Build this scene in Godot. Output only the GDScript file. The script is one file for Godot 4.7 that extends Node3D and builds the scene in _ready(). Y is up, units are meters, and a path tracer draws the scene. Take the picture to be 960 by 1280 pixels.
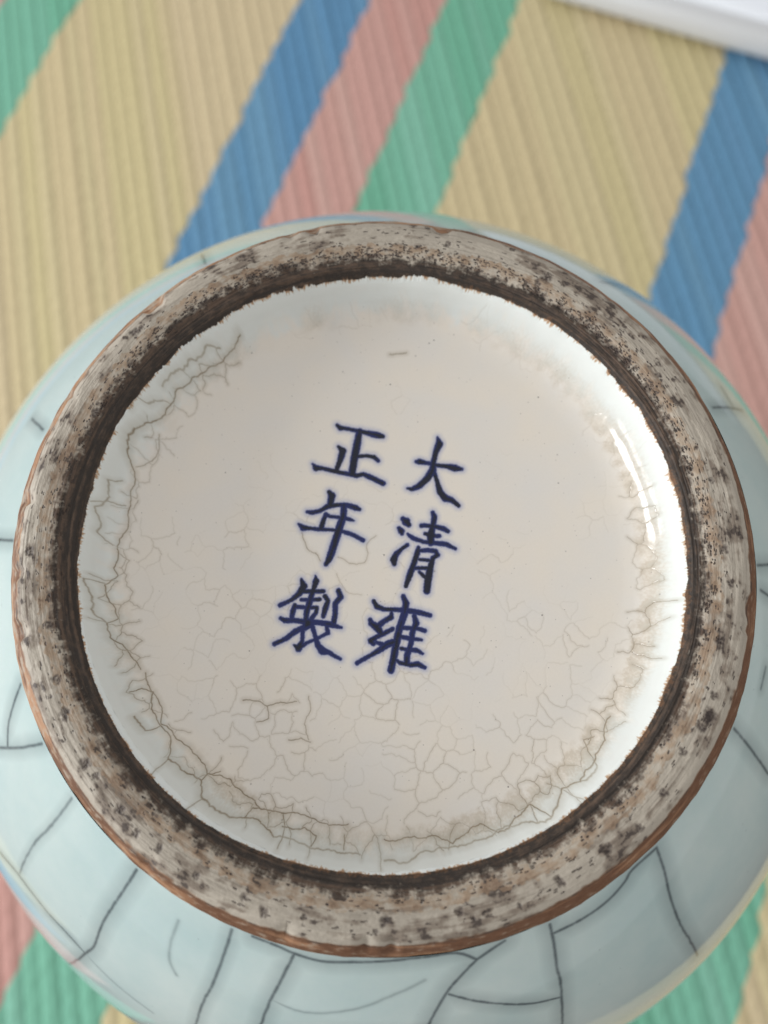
extends Node3D
# A crackle-glazed jar stands upside down on a striped woven mat, its foot and reign mark turned up to the camera.

const R := 0.05              # radius of the foot ring; jar profiles are in these units
const FOOT_Y := 0.25         # height of the foot above the mat
const MAT_TURN := 20.5       # direction of the stripes
const RIB_TURN := -11.2      # direction of the woven strands
const PITCH := 0.152 * R
const TW := 2048

var ink_d := PackedFloat32Array()
var crack_a := PackedFloat32Array()
var speck_a := PackedFloat32Array()
var glaze_a := PackedFloat32Array()
var rng := RandomNumberGenerator.new()


func _ready() -> void:
	rng.seed = 7
	var cam := Camera3D.new()
	cam.name = "camera"
	cam.position = Vector3(0, FOOT_Y + 2.006 * R, 0.4515 * R)
	cam.rotation_degrees = Vector3(-75.23, 0, 0)
	var lens := CameraAttributesPhysical.new()
	lens.frustum_focal_length = 17.81
	lens.frustum_focus_distance = 0.104
	lens.exposure_aperture = 8.6
	lens.frustum_near = 0.01
	lens.frustum_far = 60.0
	cam.attributes = lens
	cam.fov = 67.93
	cam.near = 0.01
	cam.far = 60.0
	add_child(cam)
	var we := WorldEnvironment.new()
	we.name = "environment"
	var env := Environment.new()
	env.background_mode = Environment.BG_COLOR
	env.background_color = Color(0.775, 0.775, 0.775)
	env.background_energy_multiplier = 1.0
	env.tonemap_mode = Environment.TONE_MAPPER_LINEAR
	env.tonemap_exposure = 1.1
	env.sdfgi_enabled = true
	env.ssao_enabled = true
	env.ssil_enabled = true
	we.environment = env
	add_child(we)
	build_window()
	build_table()
	build_mat()
	build_slab()
	build_jar()


# ---------------------------------------------------------------- helpers
func put(called: String, mesh: Mesh, material: Material, parent: Node) -> MeshInstance3D:
	var o := MeshInstance3D.new()
	o.name = called
	o.mesh = mesh
	if material:
		o.material_override = material
	parent.add_child(o, true)
	return o


func thing(called: String, label: String, category: String, at := Vector3.ZERO) -> Node3D:
	var o := Node3D.new()
	o.name = called
	o.position = at
	o.set_meta("label", label)
	o.set_meta("category", category)
	add_child(o, true)
	return o


func noise(s: int, frequency: float, octaves: int, kind := FastNoiseLite.TYPE_SIMPLEX_SMOOTH) -> FastNoiseLite:
	var n := FastNoiseLite.new()
	n.seed = s
	n.noise_type = kind
	n.frequency = frequency
	n.fractal_type = FastNoiseLite.FRACTAL_FBM if octaves > 1 else FastNoiseLite.FRACTAL_NONE
	n.fractal_octaves = octaves
	return n


func noise_bytes(s: int, frequency: float, octaves: int) -> PackedByteArray:
	return noise(s, frequency, octaves).get_image(TW, TW).get_data()


func texture_of(w: int, h: int, format: Image.Format, data: PackedByteArray) -> ImageTexture:
	return ImageTexture.create_from_image(Image.create_from_data(w, h, false, format, data))


func plain(c: Color, rough: float) -> StandardMaterial3D:
	var m := StandardMaterial3D.new()
	m.albedo_color = c
	m.roughness = rough
	return m


func cloudy(s: int, frequency: float, a: Color, b: Color, size := 256) -> NoiseTexture2D:
	var t := NoiseTexture2D.new()
	t.width = size
	t.height = size
	t.seamless = true
	t.noise = noise(s, frequency, 4)
	var g := Gradient.new()
	g.set_color(0, a)
	g.set_color(1, b)
	t.color_ramp = g
	return t


func chamfer_box(size: Vector3, b: float) -> ArrayMesh:      # a box with bevelled edges, centred on the origin
	var st := SurfaceTool.new()
	st.begin(Mesh.PRIMITIVE_TRIANGLES)
	var h := size / 2.0
	var q := func(p0: Vector3, p1: Vector3, p2: Vector3, p3: Vector3) -> void:
		var n := (p1 - p0).cross(p2 - p0)
		var order := [p0, p1, p2, p0, p2, p3] if n.dot(p0 + p1 + p2 + p3) < 0.0 else [p0, p2, p1, p0, p3, p2]
		for p in order:
			st.add_vertex(p)
	for axis in 3:
		var u := (axis + 1) % 3
		var v := (axis + 2) % 3
		for s in [-1.0, 1.0]:
			var c := []
			for k in [[-1, -1], [1, -1], [1, 1], [-1, 1]]:
				var p := Vector3.ZERO
				p[axis] = s * h[axis]
				p[u] = k[0] * (h[u] - b)
				p[v] = k[1] * (h[v] - b)
				c.append(p)
			q.call(c[0], c[1], c[2], c[3])
			for t in [-1.0, 1.0]:      # the bevel between this face and the next one round
				var a0 := Vector3.ZERO
				a0[axis] = s * h[axis]
				a0[u] = t * (h[u] - b)
				a0[v] = -(h[v] - b)
				var a1 := a0
				a1[v] = h[v] - b
				var b0 := a0
				b0[axis] = s * (h[axis] - b)
				b0[u] = t * h[u]
				var b1 := b0
				b1[v] = h[v] - b
				q.call(a0, a1, b1, b0)
	for x in [-1.0, 1.0]:
		for y in [-1.0, 1.0]:
			for z in [-1.0, 1.0]:
				var pa := Vector3(x * h.x, y * (h.y - b), z * (h.z - b))
				var pb := Vector3(x * (h.x - b), y * h.y, z * (h.z - b))
				var pc := Vector3(x * (h.x - b), y * (h.y - b), z * h.z)
				q.call(pa, pb, pc, pc)
	st.generate_normals()
	return st.commit()


# ---------------------------------------------------------------- the light: a window to the left
func build_window() -> void:
	var o := thing("window", "white framed two-pane window lighting the jar from the left", "window", Vector3(-1.5, 0.17, 0.14))
	var white := plain(Color(0.86, 0.86, 0.85), 0.45)
	var glow := StandardMaterial3D.new()
	glow.albedo_color = Color(0.1, 0.1, 0.1)
	glow.emission_enabled = true
	glow.emission = Color(0.93, 0.97, 1.0)
	glow.emission_energy_multiplier = 1.0
	var w := 0.30
	var h := 0.62
	for k in 2:
		var z := (k - 0.5) * (w + 0.06)
		put("pane", chamfer_box(Vector3(0.01, h, w), 0.002), glow, o).position = Vector3(0, 0.06 + h / 2, z)
		var a := AreaLight3D.new()
		a.name = "daylight"
		a.area_size = Vector2(w, h)
		a.area_normalize_energy = true
		a.light_color = Color(0.98, 0.99, 1.0)
		a.light_energy = 1.12
		a.area_range = 12.0
		a.shadow_enabled = true
		o.add_child(a, true)
		a.position = Vector3(0.012, 0.06 + h / 2, z)
		a.rotation_degrees.y = -90.0
	for z in [-w - 0.06, 0.0, w + 0.06]:
		put("frame", chamfer_box(Vector3(0.05, h + 0.12, 0.056), 0.004), white, o).position = Vector3(0, 0.06 + h / 2, z)
	for y in [0.027, h + 0.093]:
		for k in 2:
			put("frame", chamfer_box(Vector3(0.045, 0.056, w), 0.004), white, o).position = Vector3(0, y, (k - 0.5) * (w + 0.06))


# ---------------------------------------------------------------- table and mat
func build_table() -> void:
	var m := StandardMaterial3D.new()
	m.roughness = 0.5
	m.albedo_texture = cloudy(31, 0.02, Color(0.36, 0.30, 0.26), Color(0.46, 0.40, 0.35))
	m.uv1_triplanar = true
	m.uv1_world_triplanar = true
	m.uv1_scale = Vector3(1.2, 1.2, 8.0)
	var t := put("tabletop", chamfer_box(Vector3(2.6, 0.04, 2.0), 0.004), m, self)
	t.position = Vector3(0.1, -0.026, 0.0)
	t.set_meta("kind", "structure")
	t.set_meta("label", "brown table surface under the striped woven mat")


func strand_mesh(length: float, phase: float, s: int) -> ArrayMesh:
	# one raised strand of the weave, lying along z: a ridge with beads where it dives under the cross threads
	var st := SurfaceTool.new()
	st.begin(Mesh.PRIMITIVE_TRIANGLES)
	st.set_smooth_group(0)
	var bead := 0.2 * R
	var lift := 0.85 + 0.15 * (s % 3)
	var nz := maxi(8, int(length / bead * 4.0))
	var half := PITCH * 0.54
	var rows := []
	var ticks := []
	var n := noise(s, 60.0, 2)
	for i in nz + 1:
		var z := (float(i) / nz - 0.5) * length
		var along: float = 0.5 + 0.5 * cos(TAU * (z / bead + phase))
		var tip: float = minf(1.0, minf(z + length / 2, length / 2 - z) / (0.05 * R) + 0.6)
		var high: float = (0.012 + 0.006 * along) * R * lift * tip * (1.0 + 0.25 * n.get_noise_2d(z, 3.0))
		var wide: float = half * (0.97 + 0.03 * along) * (0.75 + 0.25 * tip)
		var off: float = 0.06 * half * n.get_noise_2d(z * 0.6, 9.0)
		var row := []
		for k in 6:
			var a: float = PI * k / 5.0
			ticks.append(Vector2(k / 5.0, z / (8.0 * PITCH) + phase))
			row.append(Vector3(-cos(a) * wide + off, sin(a) * high - 0.0004, z + cos(a) * wide * 1.2))
		rows.append(row)
	for i in nz:
		for k in 5:
			for e in [[i, k], [i + 1, k + 1], [i, k + 1], [i, k], [i + 1, k], [i + 1, k + 1]]:
				st.set_uv(ticks[e[0] * 6 + e[1]])
				st.add_vertex(rows[e[0]][e[1]])
	st.generate_normals()
	return st.commit()


func strand_material(tone: Color, weave: Texture2D, relief: Texture2D) -> StandardMaterial3D:
	var m := StandardMaterial3D.new()
	m.roughness = 0.72
	m.metallic_specular = 0.35
	m.albedo_color = tone
	m.albedo_texture = weave
	m.heightmap_enabled = true
	m.heightmap_texture = relief
	m.heightmap_scale = 0.012
	m.uv1_scale = Vector3(0.35, 1.0, 1.0)
	return m


func build_mat() -> void:
	var o := thing("woven_mat", "striped woven mat in faded yellow, blue, pink and green under the jar", "mat")
	var th := deg_to_rad(MAT_TURN)
	var along := Vector3(sin(th), 0, -cos(th))         # along the stripes
	var across := Vector3(cos(th), 0, sin(th))
	var ph := deg_to_rad(RIB_TURN)
	var rib_dir := Vector3(sin(ph), 0, -cos(ph))
	var rib_across := Vector3(cos(ph), 0, sin(ph))
	var turned := Basis(Vector3.UP, -ph)
	# backing sheet, seen only in the gaps
	var u0 := -7.0 * R - 0.02
	var u1 := 5.55 * R
	var v0 := -5.0 * R
	var v1 := 8.2 * R
	var back := put("backing", chamfer_box(Vector3(u1 - u0, 0.004, v1 - v0), 0.001), plain(Color(0.42, 0.38, 0.30), 0.9), o)
	back.transform = Transform3D(Basis(Vector3.UP, -th), across * (u0 + u1) / 2 + along * (v0 + v1) / 2 + Vector3(0, -0.0028, 0))
	var tones := [
		[Color(0.84, 0.79, 0.595), Color(0.86, 0.775, 0.64)],
		[Color(0.38, 0.57, 0.73), Color(0.44, 0.62, 0.74)],
		[Color(0.81, 0.60, 0.565), Color(0.845, 0.69, 0.645)],
		[Color(0.45, 0.72, 0.60), Color(0.55, 0.78, 0.69)],
	]
	var weave := cloudy(45, 0.05, Color(0.90, 0.90, 0.89), Color(1, 1, 1))
	var relief := cloudy(46, 0.07, Color(0, 0, 0), Color(1, 1, 1))
	var mats := []                         # for each dye, four strands of it, differently faded
	for k in 4:
		var set_of := []
		for t in 4:
			var tone: Color = tones[k][0].lerp(tones[k][1], 0.25 + t / 6.0)
			set_of.append(strand_material(tone.lightened(0.03 * (t % 2)), weave, relief))
		mats.append(set_of)
	var fade := noise(48, 9.0, 2)
	var widths := [2.395, 0.767, 0.83, 0.825]
	var edges := []                        # [start, width, colour]
	var u := -5.948 - 0.825 - 0.83 - 0.767
	var c := 1
	while u * R < u1 - 0.001:
		edges.append([u, minf(widths[c], u1 / R - u), c])
		u += widths[c]
		c = (c + 1) % 4
	var slope: float = sin(deg_to_rad(MAT_TURN - RIB_TURN))
	var found := []
	for e in edges:
		var length: float = e[1] * R / slope
		var kinds := []
		for v in 3:
			kinds.append(strand_mesh(length + (0.06 + 0.03 * (v - 1)) * R, v * 0.5 + 0.13 * e[2], 60 + v))
		var mid: float = (e[0] + e[1] / 2) * R
		for k in range(-110, 110):
			# the point where rib k crosses the middle of the stripe
			var w := k * PITCH
			var det: float = across.x * rib_across.z - across.z * rib_across.x
			var p := Vector3((mid * rib_across.z - across.z * w) / det, 0, (across.x * w - mid * rib_across.x) / det)
			var v := p.dot(along)
			if v > v1 + length * 0.45 or v < v0 - length * 0.1:
				continue
			p += rib_dir * rng.randf_range(-0.025, 0.025) * R + rib_across * rng.randf_range(-0.006, 0.006) * R + Vector3(0, rng.randf_range(-0.0002, 0.0002), 0)
			var seen := 0.0
			for t in [-0.45, -0.2, 0.0, 0.2, 0.45]:
				var q: Vector3 = p + rib_dir * length * t
				if absf(q.x) < 4.4 * R and q.z > -7.9 * R and q.z < 3.2 * R and absf(q.x) < (0.505 * (7.1 * R - 0.25 * q.z)) and Vector2(q.x, q.z + 0.9 * R).length() > 3.2 * R:
					seen += 1.0
			found.append([-seen * length, kinds[posmod(k, 2) + (1 if k % 5 == 0 else 0)], mats[e[2]][clampi(int(1.5 + 3.0 * fade.get_noise_2d(p.x, p.z) + rng.randf_range(-0.8, 1.3)), 0, 3)], Transform3D(turned, p), e[2]])
	found.sort_custom(func(a, b): return a[0] < b[0])
	var rest := []
	for k in 4:
		var st := SurfaceTool.new()
		st.begin(Mesh.PRIMITIVE_TRIANGLES)
		rest.append(st)
	for i in found.size():
		var f = found[i]
		if i < 295 and f[0] < 0.0:
			put("strand", f[1], f[2], o).transform = f[3]
		else:
			(rest[f[4]] as SurfaceTool).append_from(f[1], 0, f[3])
	var am := ArrayMesh.new()
	for k in 4:
		rest[k].commit(am)
		am.surface_set_material(am.get_surface_count() - 1, mats[k][1])
	var more := put("outer_strands", am, null, o)
	more.set_meta("kind", "stuff")
	print("strands ", found.size())


func build_slab() -> void:
	var th := deg_to_rad(MAT_TURN)
	var along := Vector3(sin(th), 0, -cos(th))
	var across := Vector3(cos(th), 0, sin(th))
	var o := thing("white_board", "smooth white board with a grey rounded edge lying across the far end of the mat", "board")
	o.transform = Transform3D(Basis(Vector3.UP, -th), across * 2.6 * R + along * 10.13 * R + Vector3(0, 0.003, 0))
	var rim := plain(Color(0.77, 0.77, 0.77), 0.45)
	var top := plain(Color(0.90, 0.91, 0.93), 0.25)
	put("tray_edge", chamfer_box(Vector3(7.2 * R, 0.016, 5.0 * R), 0.004), rim, o).position = Vector3(0, 0.008, 0)
	put("top_panel", chamfer_box(Vector3(6.9 * R, 0.006, 4.64 * R), 0.002), top, o).position = Vector3(0, 0.0175, 0)


# ---------------------------------------------------------------- the jar
func lathe(profile: Array, segments: int, uv: Callable, wobble: Callable) -> ArrayMesh:
	var st := SurfaceTool.new()
	st.begin(Mesh.PRIMITIVE_TRIANGLES)
	st.set_smooth_group(0)
	for i in profile.size():
		for k in segments + 1:
			var a := TAU * (k % segments) / segments
			var p: Vector2 = wobble.call(profile[i], a)
			st.set_uv(uv.call(p, a, k == segments))
			st.add_vertex(Vector3(p.x * cos(a) * R, FOOT_Y + p.y * R, p.x * sin(a) * R))
	var w := segments + 1
	for i in profile.size() - 1:
		for k in segments:
			for n in [i * w + k, (i + 1) * w + k + 1, i * w + k + 1, i * w + k, (i + 1) * w + k, (i + 1) * w + k + 1]:
				st.add_index(n)
	st.generate_normals()
	return st.commit()


func smooth_profile(points: Array, steps: int) -> Array:      # Catmull-Rom through the points
	var out := []
	for i in points.size() - 1:
		var p0: Vector2 = points[maxi(i - 1, 0)]
		var p1: Vector2 = points[i]
		var p2: Vector2 = points[i + 1]
		var p3: Vector2 = points[mini(i + 2, points.size() - 1)]
		for s in steps:
			out.append(p1.cubic_interpolate(p2, p0, p3, float(s) / steps))
	out.append(points[-1])
	return out


func build_jar() -> void:
	var o := thing("crackle_jar", "pale celadon crackle-glazed porcelain jar standing upside down with its brown-stained foot ring up", "jar")
	var clay := foot_material()
	var wob := noise(5, 1.0, 3)
	var foot_uv := func(p: Vector2, a: float, _last: bool) -> Vector2:
		return Vector2(0.5 + p.x * cos(a) / 2.1, 0.5 + p.x * sin(a) / 2.1)
	var foot_wob := func(p: Vector2, a: float) -> Vector2:
		if p.x < 0.5:
			return p
		var k: float = smoothstep(0.70, 0.86, p.x)
		var d := Vector2(cos(a), sin(a))
		var chip := 0.016 * smoothstep(0.28, 0.5, wob.get_noise_3d(d.x * 7, d.y * 7, 3.0)) * smoothstep(0.955, 0.99, p.x) * (1.0 - smoothstep(1.01, 1.03, p.x))
		return p + Vector2(-chip, -chip * 0.6) + Vector2(k * (0.006 * wob.get_noise_2d(d.x * 1.2, d.y * 1.2) + 0.0025 * wob.get_noise_3d(d.x * 14, d.y * 14, p.x * 6)),
			k * (0.004 * wob.get_noise_3d(d.x * 2, d.y * 2, 5.0) + 0.003 * wob.get_noise_3d(d.x * 9, d.y * 9, p.x * 30)))
	var floor_pts := [Vector2(0.002, -0.206), Vector2(0.2, -0.205), Vector2(0.45, -0.203), Vector2(0.66, -0.200), Vector2(0.72, -0.196), Vector2(0.755, -0.186), Vector2(0.782, -0.166), Vector2(0.802, -0.138), Vector2(0.814, -0.108), Vector2(0.821, -0.08), Vector2(0.828, -0.056), Vector2(0.834, -0.035)]
	var ring_pts := [Vector2(0.834, -0.035), Vector2(0.842, -0.026), Vector2(0.855, -0.019), Vector2(0.872, -0.014), Vector2(0.884, -0.008), Vector2(0.90, -0.003), Vector2(0.93, 0.0), Vector2(0.96, -0.001), Vector2(0.975, -0.004), Vector2(0.986, -0.011), Vector2(1.0, -0.024), Vector2(1.018, -0.043), Vector2(1.031, -0.064)]
	put("foot_recess", lathe(smooth_profile(floor_pts, 4), 256, foot_uv, foot_wob), clay, o)
	put("foot_ring", lathe(smooth_profile(ring_pts, 4), 384, foot_uv, foot_wob), clay, o)
	var body_pts := [Vector2(1.031, -0.066), Vector2(1.036, -0.09), Vector2(1.038, -0.13), Vector2(1.042, -0.175), Vector2(1.05, -0.21)]
	for i in 67:
		var t := deg_to_rad(33.6 + i * 2.0)
		body_pts.append(Vector2(1.92 * sin(t), -1.842 + 1.92 * cos(t)))
	var body_uv := func(p: Vector2, a: float, _last: bool) -> Vector2:
		return Vector2(0.5, 0.5) + Vector2(cos(a), sin(a)) * body_reach(rad_to_deg(atan2(p.x, p.y + 1.842)))
	var still := func(p: Vector2, _a: float) -> Vector2:
		return p
	var body_wob := func(p: Vector2, a: float) -> Vector2:
		return p * (1.0 + 0.0012 * wob.get_noise_3d(cos(a) * 2.4, sin(a) * 2.4, p.y * 2.4))
	var glaze := body_material()
	put("body", lathe(body_pts, 240, body_uv, body_wob), glaze, o)
	var plain_glaze := plain(Color(0.76, 0.83, 0.83), 0.08)
	put("neck", lathe(smooth_profile([Vector2(0.555, -3.68), Vector2(0.48, -3.76), Vector2(0.45, -3.9), Vector2(0.44, -4.2), Vector2(0.46, -4.55), Vector2(0.50, -4.74)], 4), 96, body_uv, still), plain_glaze, o)
	put("mouth_rim", lathe(smooth_profile([Vector2(0.50, -4.741), Vector2(0.55, -4.84), Vector2(0.575, -4.90), Vector2(0.56, -4.945), Vector2(0.53, -4.95), Vector2(0.50, -4.91)], 4), 96, body_uv, still), plain_glaze, o)


func body_reach(t: float) -> float:      # degrees from the foot's axis -> distance from the middle of the texture
	return 0.48 * t / 112.0 if t < 112.0 else 0.48 + 0.02 * (t - 112.0) / 68.0


func stamp(buf: PackedFloat32Array, ax: float, ay: float, bx: float, by: float, ra: float, rb: float, soft: float, strength: float) -> void:
	# the largest of what is there and a soft-edged capsule, in pixels of a TW x TW field
	var m := maxf(ra, rb) + soft + 1.0
	var dx := bx - ax
	var dy := by - ay
	var l2 := maxf(dx * dx + dy * dy, 1e-6)
	for y in range(maxi(0, int(minf(ay, by) - m)), mini(TW - 1, int(maxf(ay, by) + m)) + 1):
		for x in range(maxi(0, int(minf(ax, bx) - m)), mini(TW - 1, int(maxf(ax, bx) + m)) + 1):
			var t := clampf(((x - ax) * dx + (y - ay) * dy) / l2, 0.0, 1.0)
			var ex := x - ax - dx * t
			var ey := y - ay - dy * t
			var d := sqrt(ex * ex + ey * ey) - (ra + (rb - ra) * t)
			if d < soft:
				var v := strength * clampf((soft - d) / (soft * 2.0 if d > -soft else soft - d), 0.0, 1.0)
				var i := y * TW + x
				if v > buf[i]:
					buf[i] = v


func foot_px(v: float) -> float:
	return (0.5 + v / 2.1) * TW


func ink(p: Array) -> void:                # a brush stroke: x, y, width in thousandths of the foot's radius
	var k := TW / 2100.0
	for i in range(0, p.size() - 3, 3):
		var ax := foot_px(p[i] / 1000.0)
		var ay := foot_px(p[i + 1] / 1000.0)
		var bx := foot_px(p[i + 3] / 1000.0)
		var by := foot_px(p[i + 4] / 1000.0)
		var ra: float = p[i + 2] * k * 0.56
		var rb: float = p[i + 5] * k * 0.56
		var dx := bx - ax
		var dy := by - ay
		var l2 := maxf(dx * dx + dy * dy, 1e-6)
		var m := 22.0
		for y in range(int(minf(ay, by) - m), int(maxf(ay, by) + m) + 1):
			for x in range(int(minf(ax, bx) - m), int(maxf(ax, bx) + m) + 1):
				var t := clampf(((x - ax) * dx + (y - ay) * dy) / l2, 0.0, 1.0)
				var ex := x - ax - dx * t
				var ey := y - ay - dy * t
				var d := sqrt(ex * ex + ey * ey) - (ra + (rb - ra) * t)
				var n := y * TW + x
				if d < ink_d[n]:
					ink_d[n] = d


func rough_line(buf: PackedFloat32Array, a: Vector2, b: Vector2, wide: float, soft: float, strength: float, jag: float, bleed := 0.0) -> void:
	# a cracked line: the straight one broken up by midpoint shifts
	var pts := [a, b]
	while (pts[0] as Vector2).distance_to(pts[1]) > 6.0:
		var out := []
		for i in pts.size() - 1:
			var p: Vector2 = pts[i]
			var q: Vector2 = pts[i + 1]
			out.append(p)
			out.append((p + q) / 2 + (q - p).orthogonal() * rng.randf_range(-jag, jag))
		out.append(pts[-1])
		pts = out
	var s := strength
	var w0 := wide * rng.randf_range(0.8, 1.1)
	for i in pts.size() - 1:
		s = lerpf(s, strength * rng.randf_range(0.6, 1.1), 0.3)
		w0 = lerpf(w0, wide * rng.randf_range(0.6, 1.2), 0.3)
		stamp(buf, pts[i].x, pts[i].y, pts[i + 1].x, pts[i + 1].y, w0, w0, soft, minf(s, 1.0))
		if bleed > 0.0:      # the stain that has crept out of the crack under the glaze
			stamp(buf, pts[i].x, pts[i].y, pts[i + 1].x, pts[i + 1].y, 0.1, 0.1, bleed, s * 0.40)


func foot_crack(strength: float, p: Array) -> void:
	for i in range(0, p.size() - 3, 2):
		rough_line(crack_a, Vector2(foot_px(p[i] / 1000.0), foot_px(p[i + 1] / 1000.0)), Vector2(foot_px(p[i + 2] / 1000.0), foot_px(p[i + 3] / 1000.0)), 1.1, 1.6, minf(1.0, strength * 1.15), 0.10, 5.0 + 10.0 * strength)


func glaze_crack(strength: float, p: Array) -> void:      # tenths of degrees from the axis, and round it
	var way := []
	for i in range(0, p.size() - 1, 2):
		way.append((Vector2(0.5, 0.5) + Vector2.from_angle(deg_to_rad(p[i + 1] / 10.0)) * body_reach(p[i] / 10.0)) * TW)
	way = smooth_profile(way, 4)
	for i in way.size() - 1:
		rough_line(glaze_a, way[i], way[i + 1], 1.0, 1.7, minf(1.0, strength), 0.04, 13.0 * strength)


func blots(p: Array) -> void:              # dark stains on the ring: x, y, radius
	for i in range(0, p.size(), 3):
		var at := Vector2(foot_px(p[i] / 1000.0), foot_px(p[i + 1] / 1000.0))
		var r: float = p[i + 2] * TW / 2100.0 * 0.55
		for k in 9:
			var q := at + Vector2.from_angle(rng.randf() * TAU) * r * rng.randf() * 0.9
			var s := Vector2.from_angle(rng.randf() * TAU) * r * 0.35
			stamp(speck_a, q.x - s.x, q.y - s.y, q.x + s.x, q.y + s.y, r * rng.randf_range(0.15, 0.5), r * rng.randf_range(0.1, 0.4), r * 0.4, rng.randf_range(0.6, 0.95))


func crazing(lo: float, hi: float, cell: float, keep: Callable, seed_at: int) -> void:
	# a net of craze lines: the cell borders of scattered points, some of them missing
	rng.seed = seed_at
	var pts := PackedVector2Array()
	var n := int(2.2 / cell)
	for i in n:
		for k in n:
			var p := Vector2((i + rng.randf()) * cell - 1.1, (k + rng.randf()) * cell - 1.1)
			if p.length() > lo - cell and p.length() < hi + cell:
				pts.append(p)
	var tri := Geometry2D.triangulate_delaunay(pts)
	var seen := {}
	for t in range(0, tri.size(), 3):
		var a := pts[tri[t]]
		var b := pts[tri[t + 1]]
		var c := pts[tri[t + 2]]
		var d := 2.0 * (a.x * (b.y - c.y) + b.x * (c.y - a.y) + c.x * (a.y - b.y))
		if absf(d) < 1e-9:
			continue
		var o := Vector2(a.length_squared() * (b.y - c.y) + b.length_squared() * (c.y - a.y) + c.length_squared() * (a.y - b.y),
			a.length_squared() * (c.x - b.x) + b.length_squared() * (a.x - c.x) + c.length_squared() * (b.x - a.x)) / d
		for e in [[0, 1], [1, 2], [2, 0]]:
			var key := Vector2i(mini(tri[t + e[0]], tri[t + e[1]]), maxi(tri[t + e[0]], tri[t + e[1]]))
			if not seen.has(key):
				seen[key] = o
				continue
			var q: Vector2 = seen[key]
			var r := ((o + q) / 2).length()
			if r < lo or r > hi or o.distance_to(q) > cell * 2.5:
				continue
			var s: float = keep.call((o + q) / 2)
			if s > 0.02:
				rough_line(crack_a, Vector2(foot_px(o.x), foot_px(o.y)), Vector2(foot_px(q.x), foot_px(q.y)), 0.45, 1.2, s, 0.16, 3.0 + 8.0 * s)


func ring_table(values: Array, a: float) -> float:      # eight values round the circle, from +x towards +z
	var t := fposmod(a, TAU) / TAU * 8.0
	var i := int(t) % 8
	return lerpf(values[i], values[(i + 1) % 8], smoothstep(0.0, 1.0, t - floorf(t)))


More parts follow.
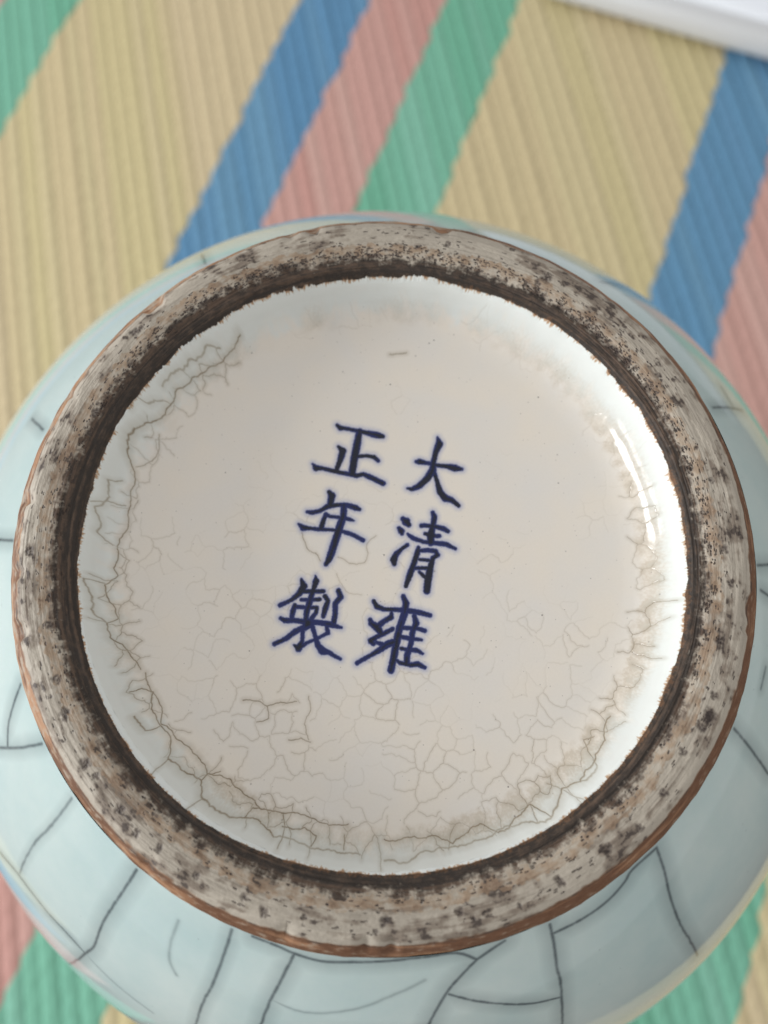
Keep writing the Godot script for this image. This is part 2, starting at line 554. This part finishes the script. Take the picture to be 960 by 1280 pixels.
func foot_material() -> StandardMaterial3D:
	var count := TW * TW
	ink_d.resize(count)
	ink_d.fill(99.0)
	crack_a.resize(count)
	speck_a.resize(count)
	# the reign mark
	ink([-146,-410,10,-136,-400,15,-119,-399,12,-91,-393,12,-55,-385,15,-21,-377,19,-6,-373,15])
	ink([-76,-390,18,-83,-348,21,-91,-302,21,-98,-254,20])
	ink([-80,-308,12,-54,-310,11,-31,-306,13,-18,-294,10])
	ink([-141,-340,9,-127,-326,20,-134,-297,16,-145,-266,13])
	ink([-218,-283,6,-208,-270,18,-189,-270,11,-155,-261,13,-117,-253,12,-84,-246,14,-64,-251,12,-33,-237,15,-4,-222,15])
	ink([-167,-195,12,-158,-183,20,-163,-153,17])
	ink([-231,-132,9,-216,-130,13,-194,-135,12,-171,-149,15,-141,-154,13,-114,-154,12,-86,-145,17,-74,-140,11])
	ink([-176,-125,11,-163,-118,10,-136,-116,10,-103,-109,11,-91,-105,6])
	ink([-176,-122,12,-185,-96,15,-189,-81,15])
	ink([-256,-95,7,-242,-83,17,-217,-81,10,-190,-78,11,-158,-77,10,-120,-71,11,-90,-60,12,-63,-45,11])
	ink([-121,-153,16,-123,-117,18,-135,-81,21,-149,-30,20,-163,13,18,-172,28,12])
	ink([-244,73,8,-236,93,20,-248,115,16,-269,133,12,-303,149,11])
	ink([-202,62,4,-200,79,18,-208,104,11,-215,131,16,-225,168,16,-229,210,13])
	ink([-245,109,12,-210,108,12,-178,108,11])
	ink([-242,133,9,-215,133,9,-188,132,12])
	ink([-260,149,13,-266,168,15,-268,184,13])
	ink([-260,153,12,-225,156,9,-196,156,12,-198,171,12,-211,187,12])
	ink([-173,123,13,-164,136,13,-172,160,16,-177,181,12])
	ink([-134,106,12,-127,125,15,-143,144,13,-142,173,13,-146,200,15])
	ink([-300,187,11,-288,193,15,-256,193,13,-221,199,16,-187,199,13,-155,205,16,-123,214,7])
	ink([-221,203,30,-229,213,19])
	ink([-234,213,13,-255,224,15,-281,245,12,-315,260,12])
	ink([-235,224,11,-236,252,11,-246,273,19,-259,264,7])
	ink([-246,273,13,-223,258,9,-186,242,9])
	ink([-208,210,12,-199,239,12,-191,265,15,-177,281,19,-159,284,12,-140,296,11,-125,303,8])
	ink([-166,213,11,-163,229,12,-181,239,9])
	ink([165,-369,6,170,-348,21,159,-323,16,151,-291,15,148,-264,20,132,-238,20,107,-214,18,84,-203,13,70,-206,7])
	ink([99,-291,11,109,-291,18,130,-287,11,163,-279,11,191,-276,13,216,-270,20,237,-267,10])
	ink([153,-254,12,162,-224,13,169,-195,18,184,-175,20,204,-169,15,224,-152,12])
	ink([56,-111,13,66,-102,23,73,-93,16])
	ink([44,-82,11,51,-73,18,53,-66,12])
	ink([68,-30,12,52,-19,11,35,-2,15,28,14,20,30,27,13])
	ink([146,-130,11,151,-116,16,145,-86,15,139,-61,22,139,-38,19])
	ink([112,-89,13,121,-90,12,153,-87,13,178,-80,13,191,-72,11])
	ink([123,-65,12,142,-58,13,164,-58,11])
	ink([70,-64,7,87,-51,12,117,-40,11,147,-37,12,185,-33,13,212,-19,9])
	ink([102,-23,11,99,-8,16,88,25,15,74,64,16,64,93,12])
	ink([103,-13,11,128,-15,11,152,-12,13,159,0,13,144,9,13,136,39,18,129,74,20,125,107,19])
	ink([103,13,9,133,16,10])
	ink([92,39,10,127,39,10])
	ink([104,51,8,118,65,11])
	ink([56,123,12,64,144,18,60,170,18,45,213,18,37,249,20,29,291,18,19,335,18])
	ink([-30,137,11,-22,152,15,0,161,12,40,162,12,80,166,15,109,172,14,133,178,12])
	ink([22,169,8,20,184,16,-2,197,13,-18,210,16])
	ink([-41,191,11,-37,202,16,-21,213,22,-10,228,16])
	ink([24,218,12,0,231,13,-23,241,13,-38,252,18,-31,260,13])
	ink([-23,256,9,-5,262,12])
	ink([27,256,19,8,262,18,-13,278,15,-39,293,12,-60,304,12,-78,315,11])
	ink([88,181,13,93,202,18,82,226,15,77,260,13,66,291,15,64,314,16])
	ink([45,214,12,72,215,12,98,217,12,117,223,11])
	ink([45,239,11,74,245,12,108,249,8])
	ink([48,273,11,66,277,9,92,278,12,110,288,8])
	ink([34,306,8,47,315,11,76,320,13,97,318,15,115,327,11])
	# the crazing of the sunk base: the lines one can follow, then the fine net
	rng.seed = 11
	foot_crack(1.0, [-444,-676,-494,-618,-561,-561,-610,-514,-649,-458,-688,-403,-735,-358,-754,-304,-745,-225,-755,-146,-761,-70,-780,-11,-783,47,-772,68,-795,100,-782,145,-758,193,-777,209,-765,248,-722,287,-687,334])
	foot_crack(0.6, [-504,-632,-538,-618,-587,-571,-628,-528,-660,-486])
	foot_crack(0.5, [-649,-458,-666,-458,-698,-431,-720,-431,-734,-394])
	foot_crack(0.6, [-685,-367,-686,-322,-704,-286,-744,-260])
	foot_crack(0.6, [-773,-211,-797,-198,-798,-155,-818,-112,-816,-44,-789,-19])
	foot_crack(0.6, [-767,-142,-801,-142,-823,-121])
	foot_crack(0.5, [-780,-2,-748,20,-758,56,-772,68])
	foot_crack(0.7, [-795,96,-823,96,-807,145,-803,177,-777,209])
	foot_crack(1.0, [-698,397,-676,386,-647,396,-644,440,-613,487,-583,524,-574,571,-534,602,-490,627,-471,668,-427,698,-367,718,-329,728,-286,762])
	foot_crack(0.9, [-674,343,-664,375,-629,424,-614,482,-567,524,-509,571,-480,612,-420,627,-375,668,-330,703,-277,713,-195,727,-97,742])
	foot_crack(0.8, [-670,461,-640,498,-613,487])
	foot_crack(0.7, [-574,571,-588,602])
	foot_crack(0.9, [-490,627,-480,612,-448,607])
	foot_crack(0.6, [-471,668,-497,688])
	foot_crack(0.9, [-367,718,-352,698,-325,703])
	foot_crack(0.6, [-286,762,-254,767,-179,792,-116,802,-63,807])
	foot_crack(0.8, [-190,787,-180,767,-212,748,-270,743])
	foot_crack(0.7, [-272,713,-269,782])
	foot_crack(0.7, [-106,767,-105,797])
	foot_crack(0.8, [-398,418,-359,420,-330,434,-292,423,-247,421])
	foot_crack(0.7, [-330,434,-324,467,-357,477])
	foot_crack(0.5, [-213,407,-207,445,-223,483,-210,525])
	foot_crack(0.6, [-266,525,-233,520,-205,531])
	foot_crack(0.8, [0,777,63,772,127,767,179,782,222,758,255,738,297,753,351,718,390,688,426,708,472,648,517,627,563,576,600,524,626,461])
	foot_crack(0.6, [0,816,84,807,179,787,264,767,350,733,426,708])
	foot_crack(0.6, [390,688,393,723])
	foot_crack(0.6, [517,627,563,586,551,524,579,514])
	foot_crack(0.5, [441,637,472,648,504,663])
	foot_crack(0.6, [-245,-69,-237,-42,-222,-13,-203,-6,-188,18])
	foot_crack(0.45, [-137,6,-103,25,-59,23,-47,-6,-52,-30,-24,-59])
	foot_crack(0.3, [-140,56,-112,108,-65,118])
	foot_crack(0.9, [18,-648,51,-651,71,-654])
	var patch := noise(77, 2.2, 3)
	crazing(0.0, 0.74, 0.052, func(p: Vector2) -> float:
		var v := patch.get_noise_2dv(p * 1.3) * 1.2 + 1.0 * p.y - 0.25 * p.x + 0.1
		return clampf(v, 0.0, 1.0) * 0.5 * float(rng.randf() < 0.7), 21)
	crazing(0.735, 0.805, 0.05, func(p: Vector2) -> float:
		var v := 0.3 + 0.8 * patch.get_noise_2dv(p * 2.0) + (0.3 if p.y > -0.2 or p.x < -0.45 else -0.75)
		return clampf(v + 0.25, 0.0, 1.0) * 0.9 * float(rng.randf() < 0.85), 22)
	# specks of iron in the glaze
	rng.seed = 33
	for i in 420:
		var p := Vector2.from_angle(rng.randf() * TAU) * sqrt(rng.randf()) * 0.8
		var r := rng.randf_range(0.3, 1.0) if rng.randf() < 0.93 else rng.randf_range(1.2, 2.2)
		stamp(speck_a, foot_px(p.x), foot_px(p.y), foot_px(p.x), foot_px(p.y), r, r, 0.9, rng.randf_range(0.25, 0.8))
	# pits and specks of the bare ring, thickest just outside the dark band
	for i in 2500:
		var a := rng.randf() * TAU
		var near := rng.randf() < 0.82
		var top := clampf(0.35 - 0.75 * sin(a) + 0.15 * cos(a), 0.12, 1.0)
		if near and rng.randf() > top:
			continue
		var rr := 0.872 + absf(rng.randfn(0.0, 0.022)) + (0.012 if cos(a) < -0.5 else 0.0) if near else rng.randf_range(0.87, 0.975)
		var p := Vector2(cos(a), sin(a)) * rr
		var r := rng.randf_range(0.5, 2.6) if near else rng.randf_range(0.4, 1.6)
		for k in 2:
			var q := p + Vector2(rng.randfn(), rng.randfn()) * 0.0016 * r
			var tang := Vector2(-sin(a), cos(a)) * rng.randf_range(0.0, 0.0035) * (1.0 if near else 1.8)
			stamp(speck_a, foot_px(q.x - tang.x), foot_px(q.y - tang.y), foot_px(q.x + tang.x), foot_px(q.y + tang.y), r * 0.8, r * 0.5, 0.8, rng.randf_range(0.7, 1.0))
	blots([-727,-620,21,-712,-632,15,-521,-841,21,-572,-817,11,487,-798,28,456,-785,17,534,-777,15,916,27,19,-954,34,19,-749,581,24])
	blots([-720,605,13,701,-640,11,182,914,17,211,928,11,0,931,19,-19,957,11,830,460,30,809,490,21,848,411,17,-284,914,19])
	blots([-337,883,17,-192,923,13,327,900,11,786,-481,13,923,121,15,802,-358,15,-404,-803,13,-362,-926,11,-814,-370,19,-831,-310,15])
	blots([-861,-169,11,-883,227,17,-846,371,19,-817,450,19,-654,680,19,-609,736,17,-548,772,17,-456,835,13,426,844,19,548,772,19])
	blots([630,726,17,693,643,19,756,548,17,878,268,17,385,-898,13,193,-912,13,871,-262,11,905,-169,13])
	var lo := noise_bytes(101, 0.004, 3)
	var mid := noise_bytes(102, 0.018, 3)
	var fine := noise_bytes(103, 0.11, 2)
	var streak := noise(104, 1.0, 3)
	var edge := noise(105, 1.0, 3)
	var rgb := PackedByteArray()
	rgb.resize(count * 3)
	var rough := PackedByteArray()
	rough.resize(count)
	var high := PackedByteArray()
	high.resize(count)
	# the ragged line of the glaze and the width of the dark band, for 4096 directions
	var glaze_at := PackedFloat32Array()
	var dark_at := PackedFloat32Array()
	var stain_at := PackedFloat32Array()
	for i in 4096:
		var a := TAU * i / 4096.0
		var d := Vector2(cos(a), sin(a))
		var tooth := 0.05 + 0.95 * smoothstep(0.72, 0.97, -0.90 * d.y - 0.43 * d.x)
		glaze_at.append(ring_table([0.831, 0.838, 0.838, 0.847, 0.836, 0.834, 0.831, 0.832], a) + 0.003 * edge.get_noise_2dv(d * 3.0) + 0.007 * tooth * maxf(0.0, edge.get_noise_2dv(d * 85.0) * (0.55 + edge.get_noise_2dv(d * 9.0)) + 0.5 * edge.get_noise_2dv(d * 21.0)) + 0.0015 * edge.get_noise_2dv(d * 24.0))
		dark_at.append(ring_table([0.878, 0.890, 0.884, 0.896, 0.905, 0.904, 0.878, 0.886], a) + 0.010 * edge.get_noise_2dv(d * 4.0 + Vector2(9, 9)) + 0.012 * edge.get_noise_2dv(d * 30.0))
		stain_at.append(clampf(0.5 * cos(a - 0.45) + 0.5 + 0.8 * edge.get_noise_2dv(d * 2.5 + Vector2(4, 0)), 0.0, 1.0))
	for y in TW:
		var cz := ((y + 0.5) / TW - 0.5) * 2.1
		for x in TW:
			var cx := ((x + 0.5) / TW - 0.5) * 2.1
			var r2 := cx * cx + cz * cz
			if r2 > 1.1:
				continue
			var r := sqrt(r2)
			var i := y * TW + x
			var n0 := lo[i] / 255.0 - 0.5
			var n1 := mid[i] / 255.0 - 0.5
			var n2 := fine[i] / 255.0 - 0.5
			var red: float
			var green: float
			var blue: float
			var ro := 26.0
			var he := 150.0
			var ai := 0
			var edge_r := 0.0
			if r > 0.7:
				ai = int(fposmod(atan2(cz, cx), TAU) / TAU * 4095.99)
				edge_r = glaze_at[ai] - r
			else:
				edge_r = 1.0
			if edge_r > 0.0:
				# glazed
				red = 234.0 + 6.0 * n0 + 3.0 * n2
				green = 226.0 + 2.0 * n0 + 3.0 * n2
				blue = 215.0 - 4.0 * n0 + 3.0 * n2
				if r > 0.7:
					var t := smoothstep(0.758, 0.814, r + 0.05 * n1)
					red += (227.0 - red) * t
					green += (230.0 - green) * t
					blue += (226.0 - blue) * t
					var band := 1.0 - absf(r - 0.780 + 0.02 * n1) / 0.038
					if band > 0.0:
						var s := clampf(stain_at[ai] * (0.35 + 1.5 * n1 + 0.9 * n2 + 0.6 * band), 0.0, 1.0) * minf(1.0, band * 2.0) * 0.45
						red += (184.0 - red) * s
						green += (166.0 - green) * s
						blue += (142.0 - blue) * s
					if edge_r < 0.006:
						he -= 55.0 * (1.0 - edge_r / 0.006)      # the glaze ends in a rounded lip
					if edge_r < 0.007:
						var e := clampf((0.002 + 0.008 * n1 + 0.008 * n2 - edge_r) / 0.003, 0.0, 1.0) * 0.7
						red += (158.0 - red) * e
						green += (108.0 - green) * e
						blue += (66.0 - blue) * e
				var k := crack_a[i]
				if k > 0.0:
					red += (112.0 - red) * k
					green += (95.0 - green) * k
					blue += (70.0 - blue) * k
					he -= 40.0 * k
				var d := ink_d[i] + n1 * 2.6 + n2 * 2.0
				if d < 20.0:
					# cobalt: dense in the stroke, bled out a little into the glaze
					var halo := clampf((20.0 - d) / 20.0, 0.0, 1.0)
					halo = halo * halo * 0.45
					red += (122.0 - red) * halo
					green += (132.0 - green) * halo
					blue += (186.0 - blue) * halo
					var core := clampf((2.0 - d) / 4.0, 0.0, 1.0)
					var deep := clampf((-1.5 - d) / 5.5 + n1 * 2.2 + n0 * 1.6 - 0.45 * smoothstep(0.08, 0.22, cz), 0.0, 1.0)
					red += (22.0 - 7.0 * deep - red) * core
					green += (33.0 - 13.0 * deep - green) * core
					blue += (90.0 - 50.0 * deep - blue) * core
					if deep > 0.2 and n2 > 0.2:
						ro = 90.0
						he -= 30.0 * (n2 - 0.1) * core
			else:
				# bare, stained biscuit
				var cosa := cx / r
				var sina := cz / r
				var s0 := streak.get_noise_3d(cosa * 3.2, sina * 3.2, r * 44.0)
				var s1 := streak.get_noise_3d(cosa * 22.0, sina * 22.0, r * 70.0)
				var s2 := streak.get_noise_3d(cosa * 60.0, sina * 60.0, r * 110.0)
				var s3 := streak.get_noise_3d(cosa * 0.9, sina * 0.9, r * 85.0)      # turning lines
				red = 180.0 + 14.0 * s0 + 5.0 * s2 + 5.0 * s3
				green = 170.0 + 14.0 * s0 + 5.0 * s2 + 5.0 * s3
				blue = 155.0 + 13.0 * s0 + 5.0 * s2 + 5.0 * s3
				ro = 175.0
				he = 150.0 + 6.0 * s2 + 6.0 * n2 + 14.0 * s1 + 22.0 * s3
				var grime := clampf(n1 * 1.1 + n0 * 1.3 + s1 * 0.18 + s0 * 0.8 + 0.15 * s3 + 0.02, 0.0, 1.0)
				grime = minf(0.75, grime * 1.4)
				red += (116.0 - red) * grime
				green += (102.0 - green) * grime
				blue += (89.0 - blue) * grime
				var soot := clampf((s1 * 0.5 + n1 * 1.2 + n0 * 0.8 + n2 * 0.25 - 0.34) * 3.5, 0.0, 0.8)
				red += (66.0 - red) * soot
				green += (56.0 - green) * soot
				blue += (50.0 - blue) * soot
				var inner := clampf((dark_at[ai] + 0.012 * n2 + 0.018 * s1 + 0.016 * n1 - r) / 0.02, 0.0, 1.0)
				if inner > 0.0:
					var lift := clampf(0.2 + 1.1 * s3 + 0.8 * s1 + 0.5 * n2 + (r - 0.845) * 9.0, 0.0, 1.0)
					var shade_r := 42.0 + 46.0 * lift
					var shade_g := 33.0 + 36.0 * lift
					var shade_b := 26.0 + 29.0 * lift
					inner *= 0.95
					red += (shade_r - red) * inner
					green += (shade_g - green) * inner
					blue += (shade_b - blue) * inner
					he += (60.0 * streak.get_noise_3d(cosa * 1.1, sina * 1.1, r * 75.0) - 35.0) * inner
					# rust along the glaze
					var rust := clampf((edge_r + 0.0045 + 0.012 * n1 + 0.01 * n2 + 0.003 * (cosa + sina - 0.6)) / 0.005, 0.0, 1.0) * 0.4
					red += (150.0 - red) * rust
					green += (98.0 - green) * rust
					blue += (58.0 - blue) * rust
				elif r < dark_at[ai] + 0.03:
					var tan_tone := clampf(0.45 + n1 + 0.5 * s1, 0.0, 0.65)
					red += (156.0 - red) * tan_tone
					green += (128.0 - green) * tan_tone
					blue += (102.0 - blue) * tan_tone
				var outer := clampf((r + 0.008 * n1 + 0.006 * s0 - 0.990) / 0.006, 0.0, 1.0)
				if outer > 0.0:
					# the bevel at the rim: burnt brown, here and there scuffed to a pale orange or grey
					var warm := clampf(0.15 + 1.6 * s0 + 1.0 * n0 - 0.40 * cosa - 0.35 * sina, 0.0, 1.0)
					var worn := clampf(1.5 * s1 + 1.2 * n1 - 0.15 - 0.3 * cosa - 0.2 * sina, 0.0, 0.8)
					var bevel_r := 112.0 + 58.0 * warm + 16.0 * s1
					var bevel_g := 76.0 + 52.0 * warm + 15.0 * s1
					var bevel_b := 51.0 + 44.0 * warm + 14.0 * s1
					red += (lerpf(bevel_r, 168.0, worn) - red) * outer
					green += (lerpf(bevel_g, 154.0, worn) - green) * outer
					blue += (lerpf(bevel_b, 138.0, worn) - blue) * outer
					var line := clampf(1.0 - absf(r + 0.006 * s0 - 0.996) / 0.004, 0.0, 1.0) * clampf(0.3 + 2.0 * s1, 0.0, 0.8)
					red += (58.0 - red) * line
					green += (44.0 - green) * line
					blue += (36.0 - blue) * line
			var sp := speck_a[i]
			if sp > 0.0:
				sp *= clampf(0.85 + n2, 0.0, 1.0)
				red += (48.0 - red) * sp
				green += (38.0 - green) * sp
				blue += (34.0 - blue) * sp
				if edge_r <= 0.0:
					he -= 70.0 * sp
			rgb[i * 3] = clampi(int(red), 0, 255)
			rgb[i * 3 + 1] = clampi(int(green), 0, 255)
			rgb[i * 3 + 2] = clampi(int(blue), 0, 255)
			rough[i] = clampi(int(ro + 30.0 * n2), 10, 255)
			high[i] = clampi(int(he), 0, 255)
	var m := StandardMaterial3D.new()
	m.resource_name = "foot"
	m.albedo_texture = texture_of(TW, TW, Image.FORMAT_RGB8, rgb)
	m.roughness = 1.0
	m.roughness_texture = texture_of(TW, TW, Image.FORMAT_L8, rough)
	m.heightmap_enabled = true
	m.heightmap_texture = texture_of(TW, TW, Image.FORMAT_L8, high)
	m.heightmap_scale = 0.08
	m.texture_repeat = false
	return m


func body_material() -> StandardMaterial3D:
	glaze_a.resize(TW * TW)
	rng.seed = 51
	# the cracks one can follow round the foot
	glaze_crack(1, [363,1610,396,1572,412,1543])
	glaze_crack(1, [427,1548,392,1530,359,1515])
	glaze_crack(0.7, [357,1423,401,1417,448,1418,520,1410])
	glaze_crack(1, [545,1448,526,1412,520,1358,516,1319,519,1285])
	glaze_crack(0.35, [519,1285,525,1259,530,1228,535,1181])
	glaze_crack(1.2, [352,1282,380,1282,410,1283,444,1283,488,1279,519,1285,555,1291,623,1303])
	glaze_crack(0.35, [370,1195,400,1192,423,1184,437,1169])
	glaze_crack(0.9, [349,1121,377,1120,423,1122,461,1127,515,1127])
	glaze_crack(1.1, [347,1090,348,1053,351,1027,353,989,350,950,347,900,345,844,346,798,358,772])
	glaze_crack(1.1, [358,772,351,747,347,728])
	glaze_crack(1.1, [351,1027,386,1038,421,1047,463,1052])
	glaze_crack(0.35, [414,1043,420,1001,407,941,383,879,371,846])
	glaze_crack(1.2, [358,772,377,804,390,819,410,834,441,851])
	glaze_crack(1.1, [392,816,406,787,423,748,436,714,445,678])
	glaze_crack(1.1, [350,660,373,664,403,671,426,673,511,688])
	glaze_crack(1.1, [361,659,363,611,362,570,357,537,352,518,354,471])
	glaze_crack(1.2, [354,471,384,482,414,494,463,502,519,500,566,499])
	glaze_crack(1.1, [361,260,391,268,445,281])
	glaze_crack(0.7, [387,153,385,186])
	glaze_crack(1, [394,-260,429,-257,485,-251])
	glaze_crack(1, [461,-293,455,-269,455,-256])
	glaze_crack(1, [369,5,394,-1])
	glaze_crack(1, [371,43,393,50])
	glaze_crack(1, [440,-1564,393,-1581])
	glaze_crack(1, [411,-1759,373,-1766])
	glaze_crack(1, [408,-1335])
	glaze_crack(1, [482,-1193,420,-1201])
	glaze_crack(1, [433,-535,485,-506,494,-479])
	# more of them round the belly and below
	for i in 26:
		var a := rng.randf_range(0.0, 3600.0)
		var t := rng.randf_range(640.0, 900.0)
		var line := []
		for k in 4:
			line.append(int(t))
			line.append(int(a))
			t += rng.randf_range(40.0, 90.0) * (1.0 if i % 2 else 0.2)
			a += rng.randf_range(-30.0, 60.0) * (1.0 if i % 2 else 2.5)
		glaze_crack(rng.randf_range(0.6, 1.1), line)
	for i in 240:
		var at := Vector2(0.5, 0.5) * TW + Vector2.from_angle(rng.randf() * TAU) * rng.randf_range(0.12, 0.42) * TW
		stamp(glaze_a, at.x, at.y, at.x, at.y, 0.2, 0.2, 0.8, rng.randf_range(0.2, 0.6))
	var lo := noise_bytes(201, 0.006, 3)
	var fine := noise_bytes(202, 0.05, 3)
	var rgb := PackedByteArray()
	rgb.resize(TW * TW * 3)
	for i in TW * TW:
		var n := lo[i] - 128 + (fine[i] - 128) / 4
		var k := glaze_a[i]
		rgb[i * 3] = int(lerpf(188 + n * 0.08, 48.0, k))
		rgb[i * 3 + 1] = int(lerpf(204 + n * 0.05, 56.0, k))
		rgb[i * 3 + 2] = int(lerpf(201 + n * 0.04, 60.0, k))
	var m := StandardMaterial3D.new()
	m.resource_name = "celadon"
	m.albedo_texture = texture_of(TW, TW, Image.FORMAT_RGB8, rgb)
	m.roughness = 0.07
	m.metallic_specular = 0.33
	m.texture_repeat = false
	return m
